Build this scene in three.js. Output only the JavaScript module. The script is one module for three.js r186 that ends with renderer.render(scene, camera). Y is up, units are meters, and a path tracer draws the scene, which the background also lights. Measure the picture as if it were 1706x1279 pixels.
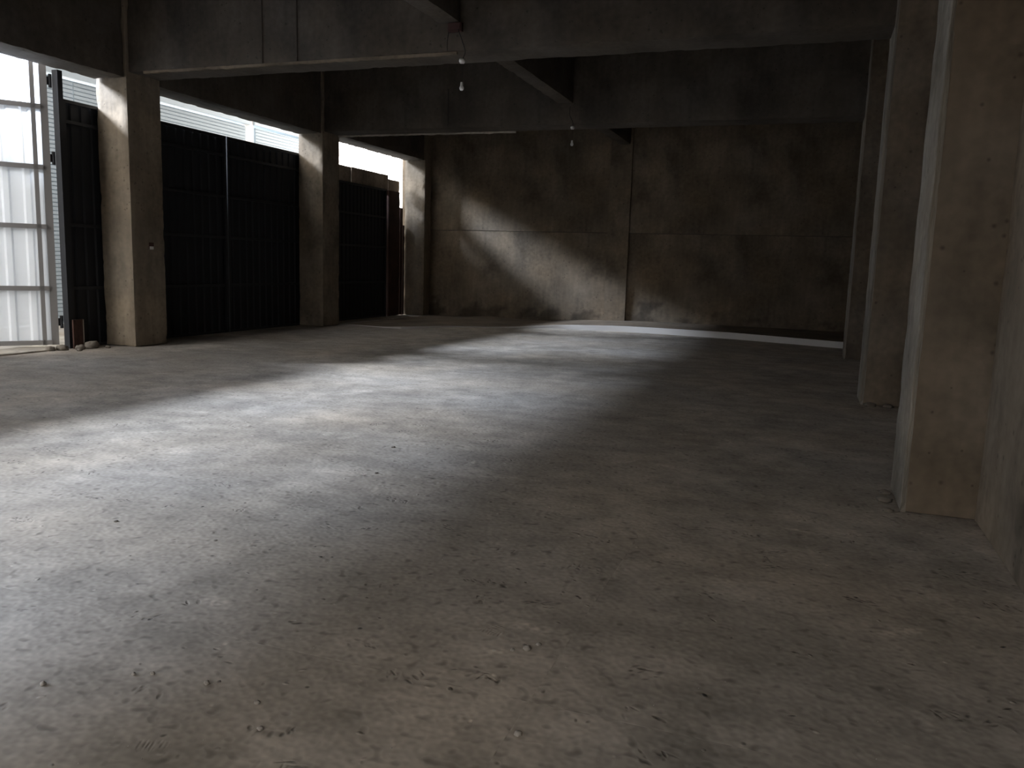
import * as THREE from 'three';
import { mergeGeometries, mergeVertices } from 'three/addons/utils/BufferGeometryUtils.js';
import { ImprovedNoise } from 'three/addons/math/ImprovedNoise.js';

// ---------- camera, sky, sun, exposure ----------
// the plan is measured with D = distance into the room; three's z = -D
const scene = new THREE.Scene();
const renderer = new THREE.WebGLRenderer();
renderer.toneMapping = THREE.LinearToneMapping;
renderer.toneMappingExposure = 1.0;
renderer.shadowMap.enabled = true;
const camera = new THREE.PerspectiveCamera(50.1, 1706 / 1279, 0.05, 200);
camera.position.set(0, 1.55, 0);
camera.up.set(-0.0774, 0.989, -0.1259);
camera.lookAt(-0.33209, 1.55 - 0.14461, -0.9321);
scene.add(camera);
scene.background = new THREE.Color().setRGB(1.0, 0.965, 0.91);     // even white overcast
scene.backgroundIntensity = 4.8;
const sun = new THREE.DirectionalLight(new THREE.Color().setRGB(0.86, 0.96, 1.11), 29.5);   // sun veiled by thin cloud
sun.position.set(-11 - 33, 21.2, -8 + 10);
sun.target.position.set(-11, 0, -8);
sun.castShadow = true;
sun.shadow.radius = 29;
Object.assign(sun.shadow.camera, { left: -26, right: 26, top: 26, bottom: -26, near: 1, far: 120 });
scene.add(sun, sun.target);

// ---------- helpers ----------
let seed = 20240517;
const rnd = () => { seed = (seed * 1664525 + 1013904223) >>> 0; return seed / 4294967296; };
const rr = (a, b) => a + (b - a) * rnd();
const IN = new ImprovedNoise();
const nz = (x, y, z) => IN.noise(x, y, z);
const fbm = (x, y, z, o = 4) => { let s = 0, a = 0.5, f = 1; for (let i = 0; i < o; i++) { s += a * IN.noise(x * f + i * 17.3, y * f - i * 9.1, z * f + i * 4.7); a *= 0.5; f *= 2.03; } return s; };
const smooth = (a, b, v) => { const t = Math.min(1, Math.max(0, (v - a) / (b - a))); return t * t * (3 - 2 * t); };
const names = {};
function numbered(n) { const k = names[n] = (names[n] ?? -1) + 1; return k ? n + '_' + String(k).padStart(3, '0') : n; }
function mesh(name, geo, mat, parent = scene) {
  const m = new THREE.Mesh(geo, mat); m.castShadow = m.receiveShadow = true;
  m.name = parent === scene ? numbered(name) : name; parent.add(m); return m;
}
function tag(o, label, category, group) { o.userData.label = label; o.userData.category = category; if (group) o.userData.group = group; return o; }
function struct(o, label) { o.userData.kind = 'structure'; if (label) o.userData.label = label; return o; }
function thing(name, label, category, x, y, D, group) {
  const g = new THREE.Group(); g.name = numbered(name); g.position.set(x, y, -D); scene.add(g); return tag(g, label, category, group);
}
// uv in metres from the way each face points
function metreUV(g, tile = 1, ox = 0, oy = 0) {
  const p = g.attributes.position, n = g.attributes.normal, uv = new Float32Array(p.count * 2);
  for (let i = 0; i < p.count; i++) {
    const ax = Math.abs(n.getX(i)), ay = Math.abs(n.getY(i)), az = Math.abs(n.getZ(i));
    let u, v;
    if (ay > ax && ay > az) { u = p.getX(i); v = p.getZ(i); } else if (ax > az) { u = p.getZ(i) + 0.37; v = p.getY(i); } else { u = p.getX(i); v = p.getY(i); }
    uv[2 * i] = u / tile + ox; uv[2 * i + 1] = v / tile + oy;
  }
  g.setAttribute('uv', new THREE.BufferAttribute(uv, 2)); return g;
}
// box given by its extents, D measured into the room
function bx(x0, x1, y0, y1, d0, d1) {
  const g = new THREE.BoxGeometry(x1 - x0, y1 - y0, Math.abs(d1 - d0)); g.translate((x0 + x1) / 2, (y0 + y1) / 2, -(d0 + d1) / 2); return g;
}
// cast concrete: a box with uneven faces and worn, chipped arrises
function concrete(x0, x1, y0, y1, d0, d1, { step = 0.08, amp = 0.006, chip = 0.02, tile = 3, s = 0 } = {}) {
  const w = x1 - x0, h = y1 - y0, d = d1 - d0;
  const n = (l) => Math.max(1, Math.min(160, Math.round(l / step)));
  const g = new THREE.BoxGeometry(w, h, d, n(w), n(h), n(d));
  g.translate((x0 + x1) / 2, (y0 + y1) / 2, -(d0 + d1) / 2);
  metreUV(g, tile, s * 0.31, s * 0.17);
  const p = g.attributes.position, cx = (x0 + x1) / 2, cz = -(d0 + d1) / 2, cy = (y0 + y1) / 2;
  for (let i = 0; i < p.count; i++) {
    let x = p.getX(i), y = p.getY(i), z = p.getZ(i);
    const ex = w / 2 - Math.abs(x - cx), ey = h / 2 - Math.abs(y - cy), ez = d / 2 - Math.abs(z - cz);
    const on = (ex < 1e-4) + (ey < 1e-4) + (ez < 1e-4);
    const a = fbm(x * 1.3 + s, y * 1.3, z * 1.3, 3) * amp * 2;
    let dx = a + nz(x * 6, y * 6 + 3, z * 6 + s) * amp * 0.5, dz = a + nz(x * 6 + 8, y * 6, z * 6 + s) * amp * 0.5, dy = nz(x * 5, y * 5, z * 5 + 9 + s) * amp * 0.6;
    if (on >= 2) { const c = chip * (0.35 + 1.6 * Math.max(0, fbm(x * 4 + s, y * 4 + 5, z * 4, 3))); if (ex < 1e-4) dx -= Math.sign(x - cx) * c; if (ez < 1e-4) dz -= Math.sign(z - cz) * c; if (ey < 1e-4) dy -= Math.sign(y - cy) * c; }
    p.setXYZ(i, x + dx, y + dy, z + dz);
  }
  g.computeVertexNormals(); return g;
}

// ---------- textures and materials ----------
function dataTex(size, fn, srgb) {
  const a = new Uint8Array(size * size * 4);
  for (let j = 0; j < size; j++) for (let i = 0; i < size; i++) { const c = fn(i / size, j / size), k = 4 * (j * size + i); a[k] = c[0]; a[k + 1] = c[1]; a[k + 2] = c[2]; a[k + 3] = 255; }
  const t = new THREE.DataTexture(a, size, size); t.wrapS = t.wrapT = THREE.RepeatWrapping; t.magFilter = THREE.LinearFilter; t.minFilter = THREE.LinearMipmapLinearFilter; t.generateMipmaps = true;
  if (srgb) t.colorSpace = THREE.SRGBColorSpace; t.needsUpdate = true; return t;
}
// noise that repeats over the unit square
const TAU = Math.PI * 2;
function tnoise(u, v, f, s, o = 4) {          // periodic by blending
  const a = fbm(u * f, v * f, s, o), b = fbm((u - 1) * f, v * f, s, o), c = fbm(u * f, (v - 1) * f, s, o), d = fbm((u - 1) * f, (v - 1) * f, s, o);
  const su = smooth(0.7, 1, u), sv = smooth(0.7, 1, v);
  return (a * (1 - su) + b * su) * (1 - sv) + (c * (1 - su) + d * su) * sv;
}
const clamp8 = (v) => Math.max(0, Math.min(255, v));
const W = 768;
const wallH = new Float32Array(W * W), wallC = new Float32Array(W * W);
{
  const pits = []; for (let i = 0; i < 160; i++) pits.push([rnd(), rnd(), rr(0.002, 0.007)]);
  for (let j = 0; j < W; j++) for (let i = 0; i < W; i++) {
    const u = i / W, v = j / W;
    const big = tnoise(u, v, 4, 1.3, 4), fine = tnoise(u, v, 40, 7.7, 3);
    const streak = tnoise(u * 1, v * 0.16, 26, 3.1, 3);
    wallC[j * W + i] = 1 + 0.42 * big + 0.16 * fine + 0.16 * streak;
    wallH[j * W + i] = 0.5 + 0.25 * big + 0.3 * fine;
  }
  for (const [pu, pv, r] of pits) { const R = Math.ceil(r * W); for (let dj = -R; dj <= R; dj++) for (let di = -R; di <= R; di++) { const q = Math.hypot(di, dj) / R; if (q > 1) continue; const k = ((Math.round(pv * W) + dj + W) % W) * W + (Math.round(pu * W) + di + W) % W; wallH[k] -= 0.4 * (1 - q); wallC[k] *= 0.7 + 0.3 * q; } }
}
const wallMap = dataTex(W, (u, v) => { const c = wallC[Math.round(v * W) * W + Math.round(u * W)], w = tnoise(u, v, 3, 12.5, 2); return [clamp8(196 * c * (1 + 0.05 * w)), clamp8(192 * c), clamp8(186 * c * (1 - 0.08 * w))]; }, true);
const wallBump = dataTex(W, (u, v) => { const h = clamp8(255 * wallH[Math.round(v * W) * W + Math.round(u * W)]); return [h, h, h]; });
const mc = (r, g, b, o = {}) => new THREE.MeshStandardMaterial({ color: new THREE.Color().setRGB(r, g, b), roughness: 0.9, ...o });
const M = {
  column: mc(0.43, 0.37, 0.3, { map: wallMap, bumpMap: wallBump, bumpScale: 0.006 }),
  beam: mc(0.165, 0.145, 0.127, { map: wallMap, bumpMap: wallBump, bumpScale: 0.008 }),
  render: mc(0.46, 0.4, 0.335, { map: wallMap, bumpMap: wallBump, bumpScale: 0.006, vertexColors: true }),
  wall: mc(0.36, 0.297, 0.23, { map: wallMap, bumpMap: wallBump, bumpScale: 0.006, vertexColors: true }),
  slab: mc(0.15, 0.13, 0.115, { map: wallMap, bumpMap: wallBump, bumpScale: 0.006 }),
  plaster: mc(0.78, 0.74, 0.68, { map: wallMap, bumpMap: wallBump, bumpScale: 0.01 }),
  kerb: mc(0.74, 0.72, 0.71),
  soil: mc(0.26, 0.21, 0.16, { map: wallMap, bumpMap: wallBump, bumpScale: 0.012 }),
  navy: mc(0.012, 0.014, 0.019, { roughness: 0.7 }),
  navyFrame: mc(0.02, 0.022, 0.027, { roughness: 0.6 }),
  post: mc(0.018, 0.02, 0.026, { roughness: 0.5 }),
  galv: mc(0.3, 0.29, 0.29, { roughness: 0.55, metalness: 0.2 }),
  sheet: new THREE.MeshPhysicalMaterial({ color: new THREE.Color().setRGB(0.92, 0.94, 0.97), roughness: 0.85, transmission: 0.75, thickness: 0, side: THREE.DoubleSide }),
  ribbed: mc(0.45, 0.52, 0.57, { roughness: 0.5 }),
  flash: mc(0.49, 0.56, 0.61, { roughness: 0.5 }),
  wood: mc(0.62, 0.52, 0.43, { map: wallMap }),
  redwood: mc(0.11, 0.055, 0.045, { map: wallMap }),
  white: mc(0.85, 0.83, 0.82, { roughness: 0.4 }),
  bulb: new THREE.MeshPhysicalMaterial({ color: 0xffffff, roughness: 0.35, transmission: 0.3, thickness: 0 }),
  wire: mc(0.015, 0.012, 0.012, { roughness: 0.6 }),
  box: mc(0.06, 0.025, 0.022, { roughness: 0.8 }),
  rubble: mc(0.4, 0.37, 0.34, { map: wallMap }),
  grit: mc(0.36, 0.33, 0.3),
  darkgrit: mc(0.2, 0.18, 0.16),
  facade: mc(0.1, 0.085, 0.065),
  asphalt: mc(0.05, 0.047, 0.043),
  bark: mc(0.1, 0.075, 0.055),
  leaf: new THREE.MeshPhysicalMaterial({ color: new THREE.Color().setRGB(0.08, 0.13, 0.04), roughness: 1, transmission: 0.3, thickness: 0, side: THREE.DoubleSide }),
  brownColumn: mc(0.35, 0.295, 0.24, { map: wallMap, bumpMap: wallBump, bumpScale: 0.006 }),
  skim: mc(0.52, 0.49, 0.45, { map: wallMap, bumpMap: wallBump, bumpScale: 0.008 }),
  pilaster: mc(0.36, 0.297, 0.23, { map: wallMap, bumpMap: wallBump, bumpScale: 0.006 }),
  yard: mc(0.5, 0.48, 0.45, { map: wallMap }),
};

// floor texture: trowelled screed with scuffs and prints, 6.4 m square
const F = 2048, FT = 6.4;
const fC = new Float32Array(F * F), fH = new Float32Array(F * F);
for (let j = 0; j < F; j++) for (let i = 0; i < F; i++) {
  const u = i / F, v = j / F;
  const w = 0.02 * nz(u * 9, v * 9, 2.2);
  const big = tnoise(u + w, v - w, 5, 21.3, 4), mid = tnoise(u - w, v, 22, 5.5, 3), fine = nz(u * 260, v * 260, 1.5);
  const drag = tnoise(u * 0.4 + v * 0.15, v, 30, 14.2, 3);
  const speck = Math.max(0, nz(u * 120, v * 120, 8.8) - 0.32);
  fC[j * F + i] = 1 + 0.18 * big + 0.25 * mid + 0.09 * fine + 0.12 * drag - 0.5 * speck;
  fH[j * F + i] = 0.5 + 0.2 * big + 0.4 * mid + 0.1 * fine + 0.22 * drag - 0.4 * speck;
}
function scuff(cu, cv, len, wid, ang, dc, dh) {
  const R = Math.ceil(Math.max(len, wid) * F) + 2, c = Math.cos(ang), s = Math.sin(ang), ph = rnd() * 50;
  for (let dj = -R; dj <= R; dj++) for (let di = -R; di <= R; di++) {
    const a = (di * c + dj * s) / F / len, b = (-di * s + dj * c) / F / wid, q = a * a + b * b; if (q > 1) continue;
    const e = Math.max(0, (1 - q) * (0.6 + 1.2 * nz(di * 0.13 + ph, dj * 0.13, 0.5)));
    const k = ((Math.round(cv * F) + dj + F) % F) * F + (Math.round(cu * F) + di + F) % F; fC[k] += dc * e; fH[k] += dh * e;
  }
}
for (let i = 0; i < 150; i++) { const cu = rnd(), cv = rnd(), n = 3 + Math.floor(rnd() * 9), a = rr(0, 3.1); for (let k = 0; k < n; k++) scuff(cu + rr(-0.012, 0.012), cv + rr(-0.006, 0.006), rr(0.0015, 0.006), rr(0.0008, 0.002), a + rr(-0.5, 0.5), rr(-0.3, -0.08), rr(-0.4, -0.1)); }   // dark scuffs
for (let i = 0; i < 70; i++) scuff(rnd(), rnd(), rr(0.006, 0.03), rr(0.004, 0.012), rr(0, 3.1), rr(0.06, 0.2), rr(0, 0.2));        // pale cement dust
for (let i = 0; i < 12; i++) { const u = rnd(), v = rnd(), a = rr(0, 6.2); for (let k = 0; k < 7; k++) scuff(u + k * 0.0022 * Math.cos(a), v + k * 0.0022 * Math.sin(a), 0.0065 * rr(0.5, 1), 0.0008, a + 1.57 + rr(-0.2, 0.2), rr(-0.12, -0.02), -0.2); }   // boot prints
for (let i = 0; i < 700; i++) scuff(rnd(), rnd(), rr(0.0012, 0.003), rr(0.001, 0.002), rr(0, 3.1), rr(-0.5, 0.3), rr(-0.2, 0.5));
const at = (A, u, v) => A[(Math.round(v * F) % F) * F + Math.round(u * F) % F];
const floorMap = dataTex(F, (u, v) => { const c = at(fC, u, v), w = tnoise(u, v, 4, 31.5, 2); return [clamp8(200 * c * (1 + 0.04 * w)), clamp8(197 * c), clamp8(193 * c * (1 - 0.06 * w))]; }, true);
const floorBump = dataTex(F, (u, v) => { const h = clamp8(255 * at(fH, u, v)); return [h, h, h]; });
M.floor = mc(0.64, 0.59, 0.535, { map: floorMap, bumpMap: floorBump, bumpScale: 0.012, roughness: 0.82, vertexColors: true });

// ---------- measures of the room ----------
const XL = -10.42, XW = -11.06, XR = 0.69, XRW = 1.12, DB = 21.88, DF = -4.5, TOP = 5.75, BEAM = 4.36, LINTEL = 4.27;

// floor: uneven screed, patches of different mixes
{
  const x0 = XW - 0.1, x1 = XRW + 0.1, d0 = DF - 0.1, d1 = DB + 0.1, nx = 130, nd = 300;
  const g = new THREE.PlaneGeometry(x1 - x0, d1 - d0, nx, nd); g.rotateX(-Math.PI / 2); g.translate((x0 + x1) / 2, 0, -(d0 + d1) / 2);
  const p = g.attributes.position, col = new Float32Array(p.count * 3), uv = g.attributes.uv;
  for (let i = 0; i < p.count; i++) {
    const x = p.getX(i), z = p.getZ(i);
    p.setY(i, 0.006 * fbm(x * 0.7, 3, z * 0.7, 4) - 0.002);
    const a = 1.03 + 0.24 * fbm(x * 0.45, 11, z * 0.45, 4), w = 0.03 * fbm(x * 0.6 + 9, 2, z * 0.6, 3);
    col[3 * i] = a * (1 + w); col[3 * i + 1] = a; col[3 * i + 2] = a * (1 - w);
    uv.setXY(i, x / FT + 0.13, z / FT + 0.41);
  }
  g.setAttribute('color', new THREE.BufferAttribute(col, 3)); g.computeVertexNormals();
  struct(mesh('floor', g, M.floor), 'dusty grey screed floor with scuffs and pale patches');
  const base = bx(x0, x1, -0.3, -0.02, d0, d1); metreUV(base, 3); mesh('floor_slab', base, M.slab, scene); struct(scene.children.at(-1));
}
// walls with stains of their own
function stainedWall(name, x0, x1, y0, y1, d0, d1, label, s, low, mat = M.wall) {
  const g = concrete(x0, x1, y0, y1, d0, d1, { step: 0.1, amp: 0.006, chip: 0, s });
  const p = g.attributes.position, col = new Float32Array(p.count * 3);
  for (let i = 0; i < p.count; i++) {
    const x = p.getX(i), y = p.getY(i), z = p.getZ(i);
    let a = 1 + 0.35 * fbm(x * 0.6 + s, y * 0.6, z * 0.6, 4);
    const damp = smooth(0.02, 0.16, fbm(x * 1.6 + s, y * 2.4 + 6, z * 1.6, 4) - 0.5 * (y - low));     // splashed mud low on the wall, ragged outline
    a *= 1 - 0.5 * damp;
    const w = 0.05 * fbm(x * 0.9, y * 0.9 + 4, z * 0.9 + s, 3);
    col[3 * i] = a * (1 + w); col[3 * i + 1] = a; col[3 * i + 2] = a * (1 - w);
  }
  g.setAttribute('color', new THREE.BufferAttribute(col, 3));
  return struct(mesh(name, g, mat), label);
}
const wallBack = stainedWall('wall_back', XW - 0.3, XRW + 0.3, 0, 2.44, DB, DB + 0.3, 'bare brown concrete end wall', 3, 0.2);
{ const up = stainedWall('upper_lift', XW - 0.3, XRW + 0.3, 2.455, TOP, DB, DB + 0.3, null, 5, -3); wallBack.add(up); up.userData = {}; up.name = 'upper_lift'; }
mesh('joint_backing', bx(XW - 0.3, XRW + 0.3, 2.4, 2.5, DB + 0.025, DB + 0.29), M.slab, wallBack);
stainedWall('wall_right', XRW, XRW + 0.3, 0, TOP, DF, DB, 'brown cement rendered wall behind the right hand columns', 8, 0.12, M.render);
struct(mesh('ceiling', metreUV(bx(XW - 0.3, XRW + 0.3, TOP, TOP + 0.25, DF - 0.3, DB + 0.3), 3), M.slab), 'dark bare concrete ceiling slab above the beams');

struct(mesh('wall_added_yard', metreUV(bx(XW - 0.3, XW, -0.02, 6.5, -22, DF - 0.02), 3), M.facade), 'added unseen wall behind the viewpoint that blocks sun at the open front');  // invented wall, keeps the sun out of the open front
struct(mesh('wall_added_upper', metreUV(bx(XW - 0.02, XRW + 0.3, TOP + 0.25, 14, DF - 0.3, DB + 0.3), 3), M.slab), 'added unseen upper storeys above the hall that shade the neighbour');  // added mass overhead, cuts the sky light on the neighbour

// ---------- ground and neighbour outside ----------
struct(mesh('ground', metreUV(bx(-70, XW - 0.1, -0.3, -0.03, -40, 70), 3), M.yard), 'pale concrete yard outside the gates');
{
  const XN = -15.06;
  const n = thing('ribbed_metal_building', 'white building clad in horizontally ribbed metal, seen over the dark gates', 'building', XN, 0, 15);
  // ribbed panels: swept saw-like profile with level ribs
  const ribs = (a, b, y0, y1) => {
    const sh = new THREE.Shape(); sh.moveTo(-0.06, y0); const pitch = 0.085; sh.lineTo(0, y0);
    for (let y = y0; y < y1 - 0.02; y += pitch) { sh.lineTo(0, Math.min(y + 0.055, y1)); sh.lineTo(-0.022, Math.min(y + 0.068, y1)); sh.lineTo(-0.022, Math.min(y + 0.078, y1)); sh.lineTo(0, Math.min(y + pitch, y1)); }
    sh.lineTo(-0.06, y1); sh.closePath();
    const g = new THREE.ExtrudeGeometry(sh, { depth: b - a, bevelEnabled: false }); g.translate(0, 0, -(b - 15)); return g;
  };
  for (const [a, b] of [[2.5, 8.2], [8.2, 13.9], [13.9, 19.62]]) mesh('ribbed_panel', ribs(a + 0.01, b - 0.01, 0, 5.1), M.ribbed, n);
  mesh('ribbed_panel', ribs(20.06, 22.7, 0, 5.12), M.ribbed, n);
  mesh('fascia', bx(-0.1, 0.05, 5.16, 5.58, 2.5 - 15, 19.8 - 15), M.flash, n);
  mesh('fascia', bx(-0.1, 0.02, 5.19, 5.58, 20.0 - 15, 22.7 - 15), M.flash, n);
  mesh('white_post', bx(-0.16, -0.03, 0, 5.3, 19.66 - 15, 20.0 - 15), M.white, n).userData.label = 'bright white post between two panels';
  mesh('roof', bx(-3.5, -0.1, 5.35, 5.5, 2.5 - 15, 22.7 - 15), M.flash, n);
  mesh('end_wall', bx(-3.5, -0.1, 0, 5.35, 22.55 - 15, 22.68 - 15), M.ribbed, n);
}

// street behind the viewpoint; unseen block added to hide the low sky
struct(mesh('ground', metreUV(bx(XW - 0.1, 40, -0.3, -0.02, -60, DF - 0.1), 3), M.asphalt), 'dark road behind the viewpoint');
{
  const t = thing('added_street_building', 'added dull building across the road behind the viewpoint, hiding low sky', 'building', -4, 0, -20);
  mesh('wall', bx(-6.7, 34, 0, 5.2, -8, 0), M.facade, t); mesh('parapet', bx(-6.7, 34.2, 5.2, 5.6, -8, 0.15), M.facade, t);
}
// trees added out of view, thin crowns to dim the two far bays
function tree(x, D, h, r, label, leaves) {
  const t = thing('added_shade_tree', label, 'tree', x, 0, D, 'added trees that dim the far bays');
  const tr = new THREE.CatmullRomCurve3([new THREE.Vector3(0, -0.1, 0), new THREE.Vector3(0.2, h * 0.35, 0.1), new THREE.Vector3(-0.1, h * 0.7, -0.1), new THREE.Vector3(0, h * 0.95, 0)]);
  mesh('trunk', new THREE.TubeGeometry(tr, 14, 0.2, 8), M.bark, t);
  const pos = [];
  for (let i = 0; i < leaves; i++) {
    const u = rr(-1, 1), a = rr(0, TAU), q = Math.cbrt(rnd()), ro = Math.sqrt(1 - u * u);
    const c = new THREE.Vector3(q * r * ro * Math.cos(a), h * 0.74 + q * h * 0.3 * u, q * r * ro * Math.sin(a));
    const e1 = new THREE.Vector3(rr(-1, 1), rr(-1, 1), rr(-1, 1)).normalize(), e2 = new THREE.Vector3(rr(-1, 1), rr(-1, 1), rr(-1, 1)).cross(e1).normalize(), l = rr(0.14, 0.24), w = l * 0.55;
    const A = c.clone().addScaledVector(e1, l), B = c.clone().addScaledVector(e2, w), C = c.clone().addScaledVector(e1, -l), E2 = c.clone().addScaledVector(e2, -w);
    for (const v of [A, B, C, A, C, E2]) pos.push(v.x, v.y, v.z);
  }
  const g = new THREE.BufferGeometry(); g.setAttribute('position', new THREE.Float32BufferAttribute(pos, 3)); g.computeVertexNormals(); const f = mesh('foliage', g, M.leaf, t); f.userData.kind = 'stuff';
}
tree(-23.5, 11.4, 16, 3.0, 'added unseen tree nearer the street, dimming the far bays', 1100);
tree(-23.5, 17.8, 16.5, 3.0, 'added unseen tree farther along, dimming the far bays', 1250);

// ---------- columns ----------
function column(x0, x1, d0, d1, label, s, name = 'concrete_column') {
  const o = mesh(name, concrete(x0, x1, 0, TOP, d0, d1, { s, step: 0.06, amp: 0.007, chip: 0.022 }), M.column);
  return tag(o, label, 'column');
}
column(XW, XL, 10.64, 11.37, 'bare concrete column between the open doorway and the wide dark gate', 1);
column(XW, XL, 16.24, 16.94, 'bare concrete column between the wide dark gate and the far boarded gate', 2);
column(XW, XL, 21.44, DB - 0.01, 'concrete corner column beside the bright gap at the end wall', 3);
column(XW, XL, -4.5, -3.8, 'concrete column at the open front behind the viewpoint', 5);
// right hand columns: brown faces, a paler skim coat on the side towards the room
[[5.86, 6.57, 'nearest concrete column on the right wall with a pale chipped edge'], [10.64, 11.37, 'second concrete column along the right wall'], [16.24, 16.94, 'third and farthest concrete column along the right wall']].forEach(([d0, d1, label], i) => {
  const t = thing('concrete_column', label, 'column', XR, 0, (d0 + d1) / 2), mid = (d0 + d1) / 2;
  mesh('shaft', concrete(0.008, XRW - XR + 0.03, 0, TOP, d0 - mid, d1 - mid, { s: 6 + i, step: 0.06, amp: 0.006, chip: 0.012 }), M.brownColumn, t);
  const n = 90, pos = [], idx = [], w = d1 - d0;
  for (let k = 0; k <= n; k++) { const y = TOP * k / n, e = Math.max(0, fbm(3 + i, y * 2.3, 1, 3)) * 0.05 + (y < 0.95 ? 0.03 * Math.max(0, nz(i, y * 9, 4)) : 0), x = -0.012 + 0.006 * nz(y * 3, i, 7);
    pos.push(0.02, y, w / 2 - 0.004, x + e * 0.5, y, w / 2 + 0.004 - e * 0.4, x, y, w / 2 - 0.05, x, y, 0, x, y, -w / 2 + 0.05, x + e * 0.4, y, -w / 2 - 0.003 + e, 0.02, y, -w / 2 + 0.004); }
  for (let k = 0; k < n; k++) for (let q = 0; q < 6; q++) { const a = 7 * k + q, b = a + 7; idx.push(a, a + 1, b, b, a + 1, b + 1); }
  const g = new THREE.BufferGeometry(); g.setAttribute('position', new THREE.Float32BufferAttribute(pos, 3)); g.setIndex(idx); g.computeVertexNormals(); metreUV(g, 3, i * 0.3);
  mesh('skim_coat', g, M.skim, t).userData.label = 'pale grey skim coat with a ragged edge';
});
tag(mesh('wall_pilaster', concrete(-5.2, -4.62, 0, TOP, DB - 0.075, DB - 0.012, { s: 9, amp: 0.003, chip: 0.004 }), M.pilaster), 'flat concrete pilaster standing out from the middle of the end wall', 'pilaster');

// ---------- beams ----------
function beam(x0, x1, y0, d0, d1, label, s, name = 'concrete_beam') {
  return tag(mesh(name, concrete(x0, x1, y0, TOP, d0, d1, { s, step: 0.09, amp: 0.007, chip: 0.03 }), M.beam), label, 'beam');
}
const b1 = beam(XL + 0.005, XRW - 0.01, BEAM, 10.68, 11.33, 'near deep concrete cross beam along the top of the picture', 21);
const b2 = beam(XL + 0.005, XRW - 0.01, BEAM - 0.04, 16.28, 16.9, 'far deep concrete cross beam with a pale lip at its lower edge', 22);
beam(XL + 0.005, XRW - 0.01, BEAM, 5.9, 6.55, 'concrete cross beam above the nearest right hand column', 23);
beam(XL + 0.005, XRW - 0.01, BEAM, 0.22, 0.88, 'concrete cross beam over the viewpoint', 24);
beam(XL + 0.005, XRW - 0.01, LINTEL, -4.48, -3.82, 'concrete cross beam over the open front behind the viewpoint', 25);
const spans = [[-3.78, 10.63, 'concrete edge beam over the open doorway at the left edge'], [11.38, 16.23, 'concrete edge beam over the wide dark gate'], [16.95, 21.43, 'concrete edge beam over the brightest gap by the corner column']];
spans.forEach(([a, b, label], i) => beam(XW, XL - 0.02, i === 2 ? 4.34 : LINTEL, a, b, label, 30 + i, 'edge_beam'));
// secondary beams running into the room
const secs = [[-3.8, 0.2], [0.9, 5.88], [6.57, 10.66], [11.35, 16.26], [16.92, DB - 0.01]];
const secLabel = ['narrow ceiling beam behind the viewpoint', 'narrow ceiling beam above the viewpoint', 'narrow ceiling beam ending at the near cross beam', 'narrow ceiling beam between the near and far cross beams', 'narrow ceiling beam between the far cross beam and the end wall'];
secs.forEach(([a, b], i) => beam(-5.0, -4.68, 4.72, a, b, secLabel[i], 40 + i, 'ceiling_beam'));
// ragged mortar lips on the two beams in view, paled to imitate lit undersides
function lip(parent, x0, x1, y, d, s, cut) {
  const n = Math.round((x1 - x0) / 0.05), gs = [];
  const g = new THREE.BoxGeometry(x1 - x0, 0.035, 0.05, n, 1, 1); g.translate((x0 + x1) / 2, y, -d);
  const p = g.attributes.position;
  for (let i = 0; i < p.count; i++) { const x = p.getX(i), low = p.getY(i) < y; p.setY(i, p.getY(i) + (low ? 0.014 * fbm(x * 5, s, 0, 3) * 2 : 0)); p.setZ(i, p.getZ(i) + 0.012 * nz(x * 7, s, low ? 2 : 5)); }
  g.computeVertexNormals(); metreUV(g, 3); const m = mesh('lit_lip', g, cut ?? M.plaster, parent); m.userData.label = 'ragged mortar lip paled like a lit underside'; return m;
}
lip(b2, XL + 0.02, -6.1, BEAM - 0.05, 16.87, 3);
lip(b1, XL + 0.3, -4.75, BEAM - 0.005, 10.71, 7, M.pilaster);
// shuttering joints: shallow fillets standing on the beam face
for (const x of [-7.88, -7.28]) mesh('formwork_seam', bx(x - 0.009, x + 0.009, BEAM + 0.02, TOP - 0.01, 10.665, 10.69), M.slab, b1);

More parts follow.
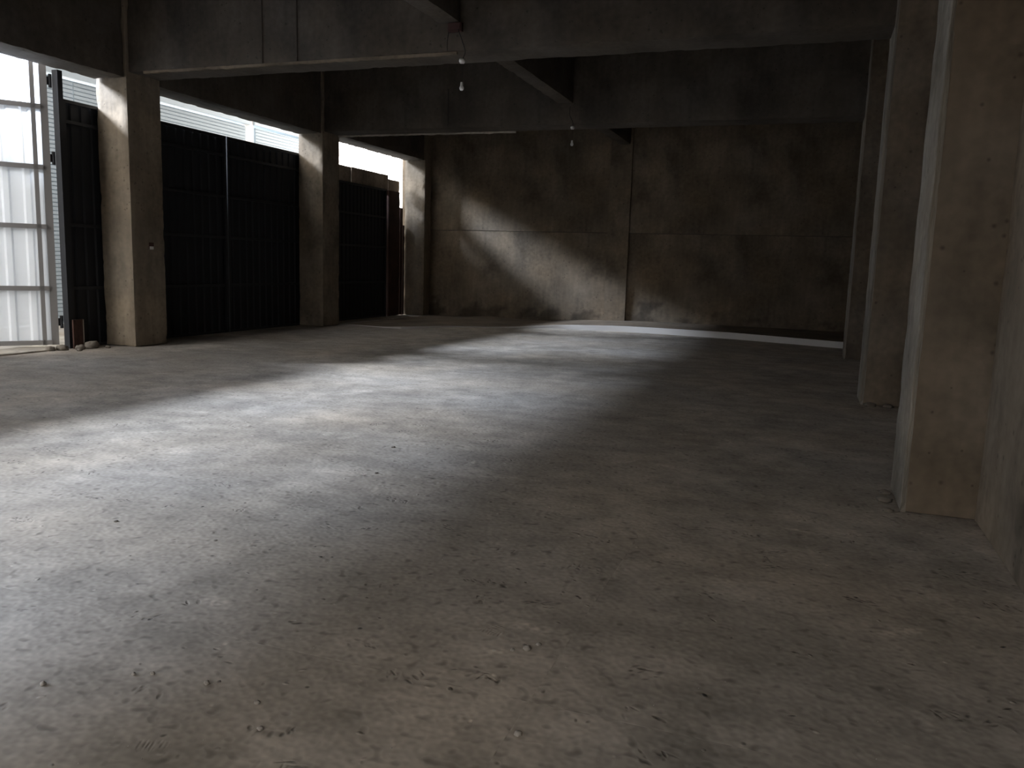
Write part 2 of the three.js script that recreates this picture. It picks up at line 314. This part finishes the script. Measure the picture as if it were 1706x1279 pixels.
// ---------- raised step along the end wall ----------
{
  const line = [[-10.4, 17.2, 0.0], [-9.3, 16.9, 0.02], [-8.75, 16.85, 0.05], [-8.45, 17.2, 0.055], [-8.1, 18.0, 0.035], [-7.2, 18.8, 0.012], [-6.5, 19.25, 0.035], [-5.6, 19.55, 0.1], [-4.05, 19.68, 0.14], [-1.86, 19.47, 0.145], [-0.4, 19.0, 0.14], [1.1, 18.46, 0.135]];
  const cv = new THREE.CatmullRomCurve3(line.map(([x, d, h]) => new THREE.Vector3(x, h, -d)), false, 'catmullrom', 0.3), N = 120, P = cv.getPoints(N);
  const t = thing('raised_step', 'low raised step along the end wall with a pale riser', 'step', -4.6, 0, 19.6);
  const build = (rows) => { const pos = [], idx = [], m = rows[0].length; for (const r of rows) for (const [x, y, z] of r) pos.push(x + 4.6, y, z + 19.6); for (let i = 0; i + 1 < rows.length; i++) for (let k = 0; k + 1 < m; k++) { const a = i * m + k, b = a + m; idx.push(a, b, a + 1, b, b + 1, a + 1); } const g = new THREE.BufferGeometry(); g.setAttribute('position', new THREE.Float32BufferAttribute(pos, 3)); g.setIndex(idx); g.computeVertexNormals(); return metreUV(g, 3); };
  const front = P.map((p) => [p.x, Math.max(0.0, p.y + (p.y > 0.02 ? 0.008 * fbm(p.x * 3, 1, 2, 3) : 0)), p.z]);
  mesh('riser', build([front.map(([x, y, z]) => [x, -0.03, z + 0.012]), front.map(([x, y, z]) => [x, Math.max(-0.012, y - 0.006), z + 0.006]), front.map(([x, y, z]) => [x, y, z - 0.004])]), M.kerb, t).userData.label = 'pale smooth cement riser';
  const rows = []; for (let k = 0; k <= 10; k++) { const f = k / 10; rows.push(front.map(([x, y, z]) => { const zz = z - 0.004 + (-(DB - 0.015) - z) * f; return [x, y + (k && k < 10 ? 0.012 * fbm(x * 1.5, 4, zz * 1.5, 3) : 0), zz]; })); }
  mesh('tread', build(rows), M.soil, t).userData.label = 'dark earthy top of the step';
}

// ---------- dark gates ----------
// ribbed sheet: trapezoid ribs, upright
function ribSheet(a, b, y0, y1, pitch = 0.2, dep = 0.025) {
  const sh = new THREE.Shape(), top = [], bot = []; const n = Math.max(2, Math.round((b - a) / pitch)), w = (b - a) / n;
  for (let i = 0; i < n; i++) { const s = a + i * w; top.push([s, 0], [s + w * 0.55, 0], [s + w * 0.65, dep], [s + w * 0.9, dep]); } top.push([b, 0]);
  sh.moveTo(top[0][0], top[0][1]); for (const [s, t] of top.slice(1)) sh.lineTo(s, t); for (const [s, t] of top.reverse()) sh.lineTo(s, t - 0.004); sh.closePath();
  const g = new THREE.ExtrudeGeometry(sh, { depth: y1 - y0, bevelEnabled: false }); g.rotateX(-Math.PI / 2); g.translate(0, y0, 0); return g;    // along x, up y, ribs towards -z
}
function gate(label, D0, D1, y0, y1, leaves, railY, x = XW - 0.079, skin = M.navy) {
  const t = thing('steel_gate', label, 'gate', x, 0, (D0 + D1) / 2), mid = (D0 + D1) / 2;
  const L = (a, b, yA, yB, xa, xb) => bx(xa, xb, yA, yB, a - mid, b - mid);
  const w = (D1 - D0) / leaves;
  for (let i = 0; i < leaves; i++) {
    const a = D0 + i * w + 0.012, b = D0 + (i + 1) * w - 0.012, np = Math.max(1, Math.round((b - a) / 0.95)), pw = (b - a) / np;
    for (let k = 0; k < np; k++) { const g = ribSheet(a + k * pw - mid, a + (k + 1) * pw - mid, y0 + 0.03, y1 - 0.02); g.rotateY(Math.PI / 2); g.translate(0.02, 0, 0); mesh('sheet', g, skin, t); }
    mesh('stile', L(a, a + 0.06, y0 + 0.02, y1, 0.02, 0.075), M.navyFrame, t); mesh('stile', L(b - 0.06, b, y0 + 0.02, y1, 0.02, 0.075), M.navyFrame, t);
    for (const y of railY) mesh('rail', L(a + 0.06, b - 0.06, y - 0.025, y + 0.025, 0.022, 0.07), M.navyFrame, t);
    mesh('rail', L(a + 0.06, b - 0.06, y1 - 0.05, y1, 0.022, 0.07), M.navyFrame, t); mesh('rail', L(a + 0.06, b - 0.06, y0 + 0.02, y0 + 0.07, 0.022, 0.07), M.navyFrame, t);
  }
  return t;
}
gate('wide dark navy double gate between the two nearer left columns', 11.2, 16.42, -0.03, 3.87, 2, [0.95, 1.9, 2.7, 3.5]);
gate('narrow dark fixed gate panel beside the open white gate leaf', 9.98, 10.8, -0.03, 3.86, 1, [0.95, 1.95, 3.53]);
gate('closed white translucent gate outside the left edge of the view', 4.0, 8.25, -0.03, 3.87, 2, [0.95, 1.9, 2.7, 3.5], XW - 0.079, M.sheet);
gate('closed dark gate left of the viewpoint', -3.84, 3.98, -0.03, 3.87, 3, [0.95, 1.9, 2.7, 3.5]);
{ // far bay: dark gate under pale boards, reddish post at its side
  gate('far dark gate under pale boards beside the corner column', 16.75, 20.42, -0.03, 3.46, 1, [0.95, 1.9, 2.7]);
  const boards = [[16.8, 18.69, 3.38, 3.85, 'pale plywood board over the far gate, next to the column'], [18.695, 20.64, 3.38, 3.86, 'pale plywood board over the far gate, middle one'], [20.645, 21.3, 3.38, 3.76, 'short lower plywood board at the end of the bright gap']];
  for (const [a, b, y0, y1, label] of boards) tag(mesh('plywood_board', concrete(XW - 0.135, XW - 0.09, y0, y1, a, b, { step: 0.1, amp: 0.004, chip: 0.01, s: a }), M.wood), label, 'board');
  tag(mesh('timber_post', concrete(XW - 0.06, XW + 0.05, 0.0, 3.44, 20.43, 21.08, { step: 0.08, amp: 0.006, chip: 0.012, s: 77 }), M.redwood), 'reddish brown timber jamb between the far gate and corner column', 'post');
  tag(mesh('timber_batten', concrete(XW - 0.02, XW + 0.04, 0.0, 3.02, 21.12, 21.28, { step: 0.07, amp: 0.01, chip: 0.012, s: 78 }), M.redwood), 'thin timber batten closing the lit gap by the corner column', 'batten');
  tag(mesh('timber_batten', concrete(XW - 0.02, XW + 0.03, 0.0, 2.55, 21.31, 21.42, { step: 0.07, amp: 0.008, chip: 0.01, s: 79 }), M.redwood), 'thinner timber batten against the side of the corner column', 'batten');
}

// ---------- open white gate leaf ----------
{
  tag(mesh('gate_post', bx(XW - 0.06, XW + 0.05, 0, 4.26, 9.88, 9.97), M.post), 'dark steel hinge post of the open white gate leaf', 'post');
  const ang = 0.63, len = 2.7;      // swung outwards
  const t = thing('white_gate_leaf', 'open white corrugated gate leaf in a grey steel frame at the left edge', 'gate', XW - 0.13, 0, 9.84);
  t.rotation.y = 0;
  const dirx = -Math.sin(ang), dird = -Math.cos(ang);      // away from the hinge, towards the viewpoint
  t.rotation.y = Math.atan2(-(-dird), dirx);                // local +x runs along the leaf
  // local frame: x along leaf, y up, z to one side
  const H0 = 0.06, H1 = 4.62, P = (a, b, y0, y1, z0, z1) => { const g = new THREE.BoxGeometry(b - a, y1 - y0, z1 - z0); g.translate((a + b) / 2, (y0 + y1) / 2, (z0 + z1) / 2); return g; };
  const np = 3, pw = (len - 0.12) / np;
  for (let k = 0; k < np; k++) { const g = ribSheet(0.1 + k * pw, 0.1 + (k + 1) * pw, H0 + 0.04, H1 - 0.04, 0.3, 0.035); mesh('corrugated_sheet', g, M.sheet, t); }
  mesh('stile', P(0, 0.1, H0, H1, -0.035, 0.035), M.galv, t); mesh('stile', P(0.17, 0.23, H0, H1, -0.06, -0.02), M.galv, t); mesh('stile', P(len - 0.08, len, H0, H1, -0.035, 0.035), M.galv, t);
  for (const y of [H0 + 0.04, 0.95, 1.9, 2.8, 3.7, H1 - 0.04]) for (const side of [-1, 1]) mesh('rail', P(0.1, len - 0.08, y - 0.035, y + 0.035, side > 0 ? 0.006 : -0.06, side > 0 ? 0.045 : -0.032), M.galv, t);
  for (const y of [4.1, 2.95, 0.42]) { const g = new THREE.CylinderGeometry(0.025, 0.025, 0.2, 14); g.translate(-0.05, y, 0); const lg = P(-0.06, 0.02, y - 0.06, y + 0.06, -0.012, 0.012); mesh('hinge', mergeGeometries([g.toNonIndexed(), lg.toNonIndexed()]), M.post, t); }
}
struct(mesh('trim_1', metreUV(concrete(XW - 0.55, XW + 0.1, -0.03, 0.03, 8.27, 9.8, { step: 0.08, amp: 0.01, chip: 0.02, s: 51 }), 3), M.plaster), 'pale worn cement threshold of the open doorway');

// ---------- hanging lamps ----------
function lamp(x, D, yTop, yRose, yBulb, label, swing) {
  const t = thing('pendant_lamp', label, 'lamp', x, yRose, D, 'bare pendant lamps on the cross beams');
  const c = new THREE.CatmullRomCurve3([new THREE.Vector3(-0.06, yTop - yRose, 0.02), new THREE.Vector3(-0.06 + swing, (yTop - yRose) * 0.6, 0.03), new THREE.Vector3(swing * 0.6, (yTop - yRose) * 0.25, 0), new THREE.Vector3(0, 0.02, 0)]);
  mesh('cable', new THREE.TubeGeometry(c, 24, 0.006, 6), M.wire, t);
  const rose = new THREE.LatheGeometry([[0.001, 0.035], [0.03, 0.032], [0.042, 0.012], [0.042, -0.012], [0.03, -0.03], [0.001, -0.032]].map(([a, b]) => new THREE.Vector2(a, -b)).reverse(), 20); mesh('connector', rose, M.white, t);
  const dr = new THREE.CatmullRomCurve3([new THREE.Vector3(0, -0.03, 0), new THREE.Vector3(0.006, (yBulb - yRose) * 0.5, 0), new THREE.Vector3(0, yBulb - yRose + 0.05, 0)]);
  mesh('cord', new THREE.TubeGeometry(dr, 10, 0.003, 6), M.wire, t);
  const h = new THREE.CylinderGeometry(0.016, 0.02, 0.04, 14); h.translate(0, yBulb - yRose + 0.045, 0); const so = mesh('socket', h, M.white, t);
  const b = new THREE.LatheGeometry([[0.001, -0.045], [0.018, -0.04], [0.029, -0.022], [0.03, -0.004], [0.022, 0.016], [0.014, 0.03], [0.001, 0.031]].map(([a, y]) => new THREE.Vector2(a, y)), 20); b.translate(0, yBulb - yRose, 0); mesh('bulb', b, M.bulb, so);
}
lamp(-4.62, 10.58, 4.62, 4.22, 3.88, 'unlit white bulb hanging from the near cross beam', 0.07);
lamp(-4.68, 16.25, 4.66, 4.26, 3.95, 'unlit white bulb hanging from the far cross beam', 0.0);
{
  const t = thing('junction_box', 'small dark reddish junction box on the near cross beam', 'box', -4.74, 4.66, 10.64);
  mesh('housing', bx(-0.1, 0.1, -0.055, 0.055, -0.06, 0.0), M.box, t); mesh('lid', bx(-0.085, 0.085, -0.045, 0.045, -0.072, -0.06), M.box, t);
  const w = thing('hanging_wire', 'thin dark wire running down the near cross beam', 'wire', -4.86, 4.4, 10.64);
  mesh('strand', new THREE.TubeGeometry(new THREE.CatmullRomCurve3([new THREE.Vector3(0.03, 0.26, 0.03), new THREE.Vector3(0.0, 0.1, 0.02), new THREE.Vector3(0, -0.03, 0.02)]), 12, 0.005, 6), M.wire, w);
  const w2 = thing('hanging_wire', 'thin dark wire running down the far cross beam', 'wire', -7.38, 4.4, 16.22);
  mesh('strand', new THREE.TubeGeometry(new THREE.CatmullRomCurve3([new THREE.Vector3(0, 0.7, 0), new THREE.Vector3(0.01, 0.3, 0.005), new THREE.Vector3(0, -0.05, 0)]), 12, 0.007, 6), M.wire, w2);
}
{ // switch on the first left column
  const t = thing('wall_socket', 'small dark socket with a white corner on the nearest visible left column', 'socket', XL, 1.66, 11.05);
  mesh('back_box', bx(-0.02, 0.016, -0.05, 0.06, -0.045, 0.045), M.box, t); mesh('cover', bx(0.016, 0.026, -0.055, -0.005, -0.05, 0.03), M.white, t);
}

// ---------- rubble and crumbs ----------
function stone(r, s, flat = 0.7) {
  let g = new THREE.IcosahedronGeometry(r, 2); g.deleteAttribute('uv'); g.deleteAttribute('normal'); g = mergeVertices(g); const p = g.attributes.position;
  for (let i = 0; i < p.count; i++) { const x = p.getX(i) / r, y = p.getY(i) / r, z = p.getZ(i) / r, k = 1 + 0.7 * fbm(x * 1.2 + s, y * 1.2, z * 1.2 + s, 3); p.setXYZ(i, x * r * k, Math.max(-0.45, y * k) * r * flat, z * r * k); }
  g.computeVertexNormals(); g.computeBoundingBox(); g.translate(0, -g.boundingBox.min.y, 0); metreUV(g, 3); return g;
}
const heap = [[-11.0, 9.5, 0.07, 'flat grey rubble lump nearest the doorway threshold'], [-10.93, 9.66, 0.085, 'grey rubble lump against the foot of the hinge post'], [-10.8, 9.88, 0.07, 'grey rubble lump in the middle of the small heap'], [-10.82, 10.13, 0.11, 'largest grey rubble lump before the narrow dark panel'], [-10.66, 9.74, 0.04, 'small grey rubble lump at the front of the heap'], [-10.66, 10.3, 0.045, 'small grey rubble lump nearest the left column']];
heap.forEach(([x, d, r, label], i) => { const o = mesh('rubble_lump', stone(r, i * 3.1, 0.75), M.rubble); o.position.set(x, -0.004, -d); o.rotation.y = i; tag(o, label, 'rubble', 'rubble heap by the doorway'); });
{ const t = thing('timber_offcut', 'short brown timber offcut with pale edge leaning by the doorway', 'timber', -10.95, 0, 10.0); mesh('face', bx(-0.02, 0.01, 0, 0.46, -0.1, 0.08), M.redwood, t); mesh('pale_edge', bx(-0.018, 0.012, 0, 0.46, 0.08, 0.1), M.plaster, t); }
const lumps = [[0.6, 5.84, 0.035, 'mortar lump at the front foot of the nearest right column'], [0.6, 6.1, 0.05, 'mortar lump at the inner foot of the nearest right column'], [0.62, 6.32, 0.04, 'mortar lump at the back foot of the nearest right column'], [0.78, 10.56, 0.07, 'pale mortar lump at the foot of the second right column'], [0.98, 10.58, 0.06, 'pale mortar lump between the second right column and the wall']];
lumps.forEach(([x, d, r, label], i) => { const o = mesh('mortar_lump', stone(r, 40 + i * 2.3, 0.45), M.rubble); o.position.set(x, -0.003, -d); tag(o, label, 'mortar'); });
const pale = [[-0.97, 3.0, 0.016], [-1.71, 2.24, 0.01], [-1.96, 2.28, 0.011], [-2.49, 2.05, 0.01], [-2.25, 2.23, 0.008], [-2.19, 2.26, 0.009], [-1.6, 2.11, 0.01], [-0.8, 2.41, 0.012], [-0.94, 3.06, 0.01], [-1.02, 2.97, 0.009]];
pale.forEach(([x, d, r], i) => { const o = mesh('cement_crumb', stone(r, 60 + i, 0.8), M.grit); o.position.set(x, -0.001, -d); tag(o, 'tiny pale crumb of cement on the open floor', 'crumb', 'pale cement crumbs'); });
const dark = [[-3.69, 3.57, 0.012], [-2.89, 5.2, 0.014], [-2.96, 3.54, 0.01], [-0.23, 5.11, 0.009], [-0.26, 6.09, 0.013], [-0.21, 2.56, 0.008], [-3.18, 6.01, 0.018], [-0.99, 3.03, 0.01], [-1.93, 2.31, 0.007]];
dark.forEach(([x, d, r], i) => { const o = mesh('dirt_clod', stone(r, 80 + i, 0.5), M.darkgrit); o.position.set(x, -0.002, -d); tag(o, 'tiny dark clod of dirt on the open floor', 'clod', 'dark dirt clods'); });
{ // loose grit
  const n = 900, im = new THREE.InstancedMesh(new THREE.TetrahedronGeometry(1, 0), M.grit, n), m = new THREE.Matrix4(), q = new THREE.Quaternion();
  for (let i = 0; i < n; i++) { const d = 1.5 + 12 * rnd() ** 1.6, x = rr(-8, 0.6), r = rr(0.0012, 0.0042); q.setFromEuler(new THREE.Euler(rr(0, 6), rr(0, 6), rr(0, 6))); m.compose(new THREE.Vector3(x, r * 0.4, -d), q, new THREE.Vector3(r, r * 0.7, r)); im.setMatrixAt(i, m); }
  im.name = 'loose_grit'; im.castShadow = im.receiveShadow = true; tag(im, 'fine loose grit scattered over the grey floor', 'grit'); im.userData.kind = 'stuff'; scene.add(im);
}

renderer.render(scene, camera);
